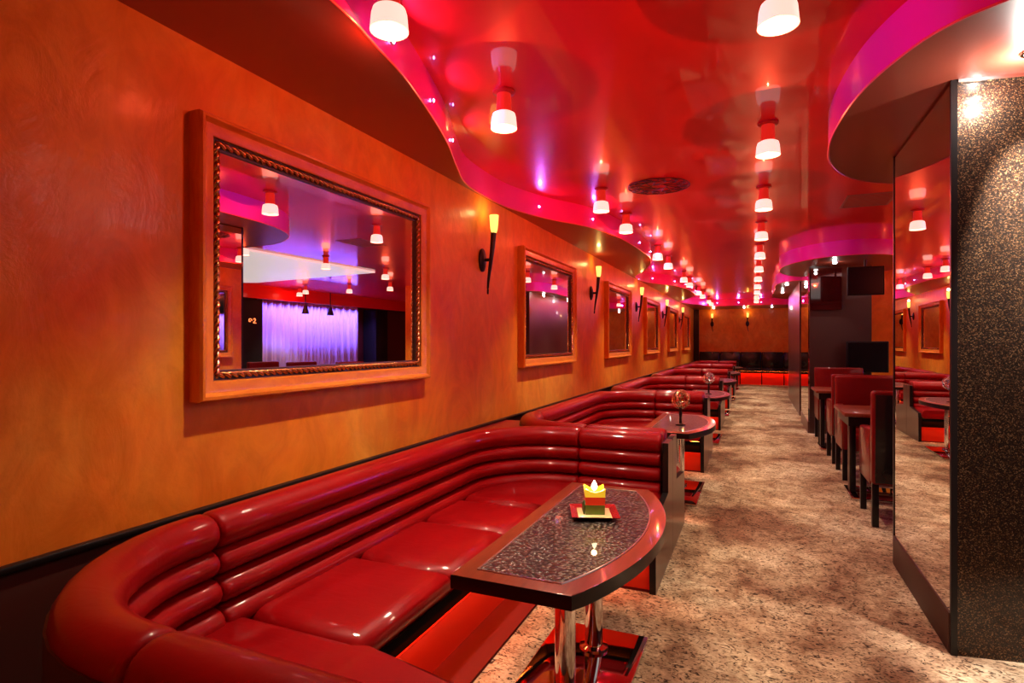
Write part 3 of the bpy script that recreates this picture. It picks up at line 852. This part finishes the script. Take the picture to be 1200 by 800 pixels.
# ------------------------------------------------------------------ armchairs and tables at the right of the aisle
def make_chair():
    """faces +y, origin at the centre of its footprint; width 0.56, depth 0.56"""
    t = thing('armchair', '', 'chair', (0, 0, 0), 0, 'red armchairs')
    bm = B(); add_box(bm, -0.28, 0.28, -0.30, -0.205, 0.29, 0.925, bev=0.022, seg=4)
    for v in bm.verts:
        if v.co.z > 0.5: v.co.y -= 0.05 * (v.co.z - 0.5)
    obj('backrest', bm, M['chair_leather'], t, sharp=1.0)
    bm = B(); add_box(bm, -0.262, 0.262, -0.309, -0.295, 0.305, 0.90, bev=0.004)
    for v in bm.verts:
        if v.co.z > 0.5: v.co.y -= 0.05 * (v.co.z - 0.5)
    obj('back_panel', bm, M['black_leather'], t)
    for s in (-1, 1):
        bm = B(); x0, x1 = sorted((s * 0.28, s * 0.215))
        pts = [(-0.215, 0.27), (0.225, 0.27), (0.235, 0.58), (0.20, 0.635), (-0.215, 0.66)]
        add_prism_yz(bm, pts, x0, x1)
        bmesh.ops.bevel(bm, geom=bm.edges[:], offset=0.014, segments=3, affect='EDGES', profile=0.5)
        obj('armrest', bm, M['chair_leather'], t, sharp=1.0)
    bm = B(); add_box(bm, -0.213, 0.213, -0.205, 0.235, 0.27, 0.43, bev=0.03, seg=4); obj('seat', bm, M['chair_leather'], t, sharp=1.0)
    for sx in (-1, 1):
        for sy in (-0.26, 0.205):
            bm = B(); cx = sx * 0.255
            add_box(bm, cx - 0.02, cx + 0.02, sy - 0.02, sy + 0.02, 0.0, 0.30, bev=0.003); obj('leg', bm, M['black'], t)
    return t
chair0 = make_chair()
def place_chair(x, y, rz, label, used=[False]):
    if not used[0]:
        used[0] = True; o = chair0; o.location = (x, y, 0); o.rotation_euler.z = rz; o['label'] = label; return o
    return dup(chair0, (x, y, 0), rz, label)
XC = 1.005
place_chair(XC, 4.79, 0, 'red armchair nearest the camera, black back turned, beside the mirrored pillar')
place_chair(XC, 6.16, PI, 'red armchair facing the camera across the nearest square table')
place_chair(XC, 6.98, 0, 'red armchair back to back with the one facing the nearest table')
place_chair(XC, 8.30, PI, 'red armchair farthest down the aisle, in front of the dark pillar')

def make_square_table():
    t = thing('dining_table', '', 'table', (0, 0, 0), 0, 'square tables beyond the pillar')
    bm = B(); add_box(bm, -0.42, 0.42, -0.335, 0.335, 0.675, 0.705, bev=0.006); obj('table_top', bm, M['table_wood'], t)
    bm = B(); add_box(bm, -0.39, 0.39, -0.30, 0.30, 0.60, 0.675); obj('apron', bm, M['black'], t)
    box_obj('leg', (-0.345, -0.30, -0.02, 0.09, 0.03, 0.60), M['black'], t, bev=0.004)
    for y in (-0.09, 0.09):
        bm = B(); add_lathe(bm, [(0.055, 0.026), (0.05, 0.036), (0.034, 0.042), (0.034, 0.60)], (0.02, y, 0), 24); obj('leg', bm, M['chrome'], t)
    box_obj('base_plate', (-0.36, 0.25, -0.22, 0.22, 0.0, 0.028), M['plate'], t, bev=0.005)
    return t
st = make_square_table(); st.location = (1.06, 5.42, 0); st['label'] = 'square table nearest the mirrored pillar, between two red armchairs'
dup(st, (1.06, 7.68, 0), 0, 'square table farther down, before the dark pillar')
# sets on the far side, seen in the mirrors
for i, (x, y) in enumerate(((3.93, 7.26), (3.3, 7.5), (2.6, 7.9))):
    place_chair(x, y, PI * 0.5 + 0.2, '%s red armchair from the right by the dance floor, seen mirrored' % ORD[i])
for i, (x, y) in enumerate(((3.65, 6.5), (2.5, 6.95))):
    dup(st, (x, y, 0), 0.3, 'square table by the dance floor, %s of two, seen in the mirror' % ('right' if i == 0 else 'left'))

# ------------------------------------------------------------------ screens
t = thing('hanging_monitor', 'black monitor hanging from the ceiling beside the dark pillar', 'monitor', (1.28, 8.35, 2.02), 0)
bm = B(); add_box(bm, -0.20, 0.20, -0.02, 0.03, -0.17, 0.19, bev=0.008); obj('casing', bm, M['matte_black'], t)
bm = B(); add_box(bm, -0.185, 0.185, -0.024, -0.019, -0.155, 0.175); obj('screen', bm, M['screen'], t)
bm = B(); add_lathe(bm, [(0.015, 0.15), (0.015, 0.28)], (0, 0.02, 0), 12); obj('bracket', bm, M['iron'], t)
t = thing('monitor_stand', 'black monitor on a tall dark stand behind the armchairs', 'monitor', (1.36, 8.76, 0), 0)
bm = B(); add_box(bm, -0.24, 0.24, -0.03, 0.03, 0.86, 1.27, bev=0.01); obj('casing', bm, M['matte_black'], t)
bm = B(); add_box(bm, -0.22, 0.22, -0.034, -0.029, 0.88, 1.25); obj('screen', bm, M['screen'], t)
bm = B(); add_box(bm, -0.03, 0.03, -0.02, 0.02, 0.02, 0.87); obj('post', bm, M['iron'], t)
bm = B(); add_box(bm, -0.2, 0.2, -0.08, 0.08, 0.0, 0.025, bev=0.005); obj('foot', bm, M['iron'], t)

# ------------------------------------------------------------------ far bench
def make_bench():
    t = thing('far_bench', '', 'bench', (0, 0, 0), 0, 'black benches along the far end wall')
    w = 0.60
    bm = B(); add_box(bm, 0.003, w - 0.003, -0.14, -0.02, 0.38, 0.97, bev=0.03, seg=3); obj('backrest', bm, M['black_leather'], t)
    bm = B(); add_box(bm, 0.003, w - 0.003, -0.58, -0.13, 0.40, 0.50, bev=0.03, seg=3); obj('seat', bm, M['black_leather'], t)
    box_obj('kick_panel', (0.015, w - 0.015, -0.50, -0.46, 0.0, 0.39), M['red_panel'], t)
    box_obj('base', (0.0, w, -0.46, -0.02, 0.0, 0.39), M['matte_black'], t)
    box_obj('seat_rail', (0.003, w - 0.003, -0.575, -0.56, 0.34, 0.402), M['void_black'], t)
    box_obj('led_strip', (0.02, w - 0.02, -0.55, -0.54, 0.388, 0.395), M['led_red'], t)
    return t
b0 = make_bench(); b0.location = (-1.62, YF, 0)
lab = ['leftmost black bench', 'second black bench from the left', 'third black bench from the left', 'fourth black bench from the left', 'fifth black bench from the left']
b0['label'] = lab[0] + ' along the far end wall with glowing red front'
for i in range(1, 5): dup(b0, (-1.62 + 0.6 * i, YF, 0), 0, lab[i] + ' along the far end wall with glowing red front')
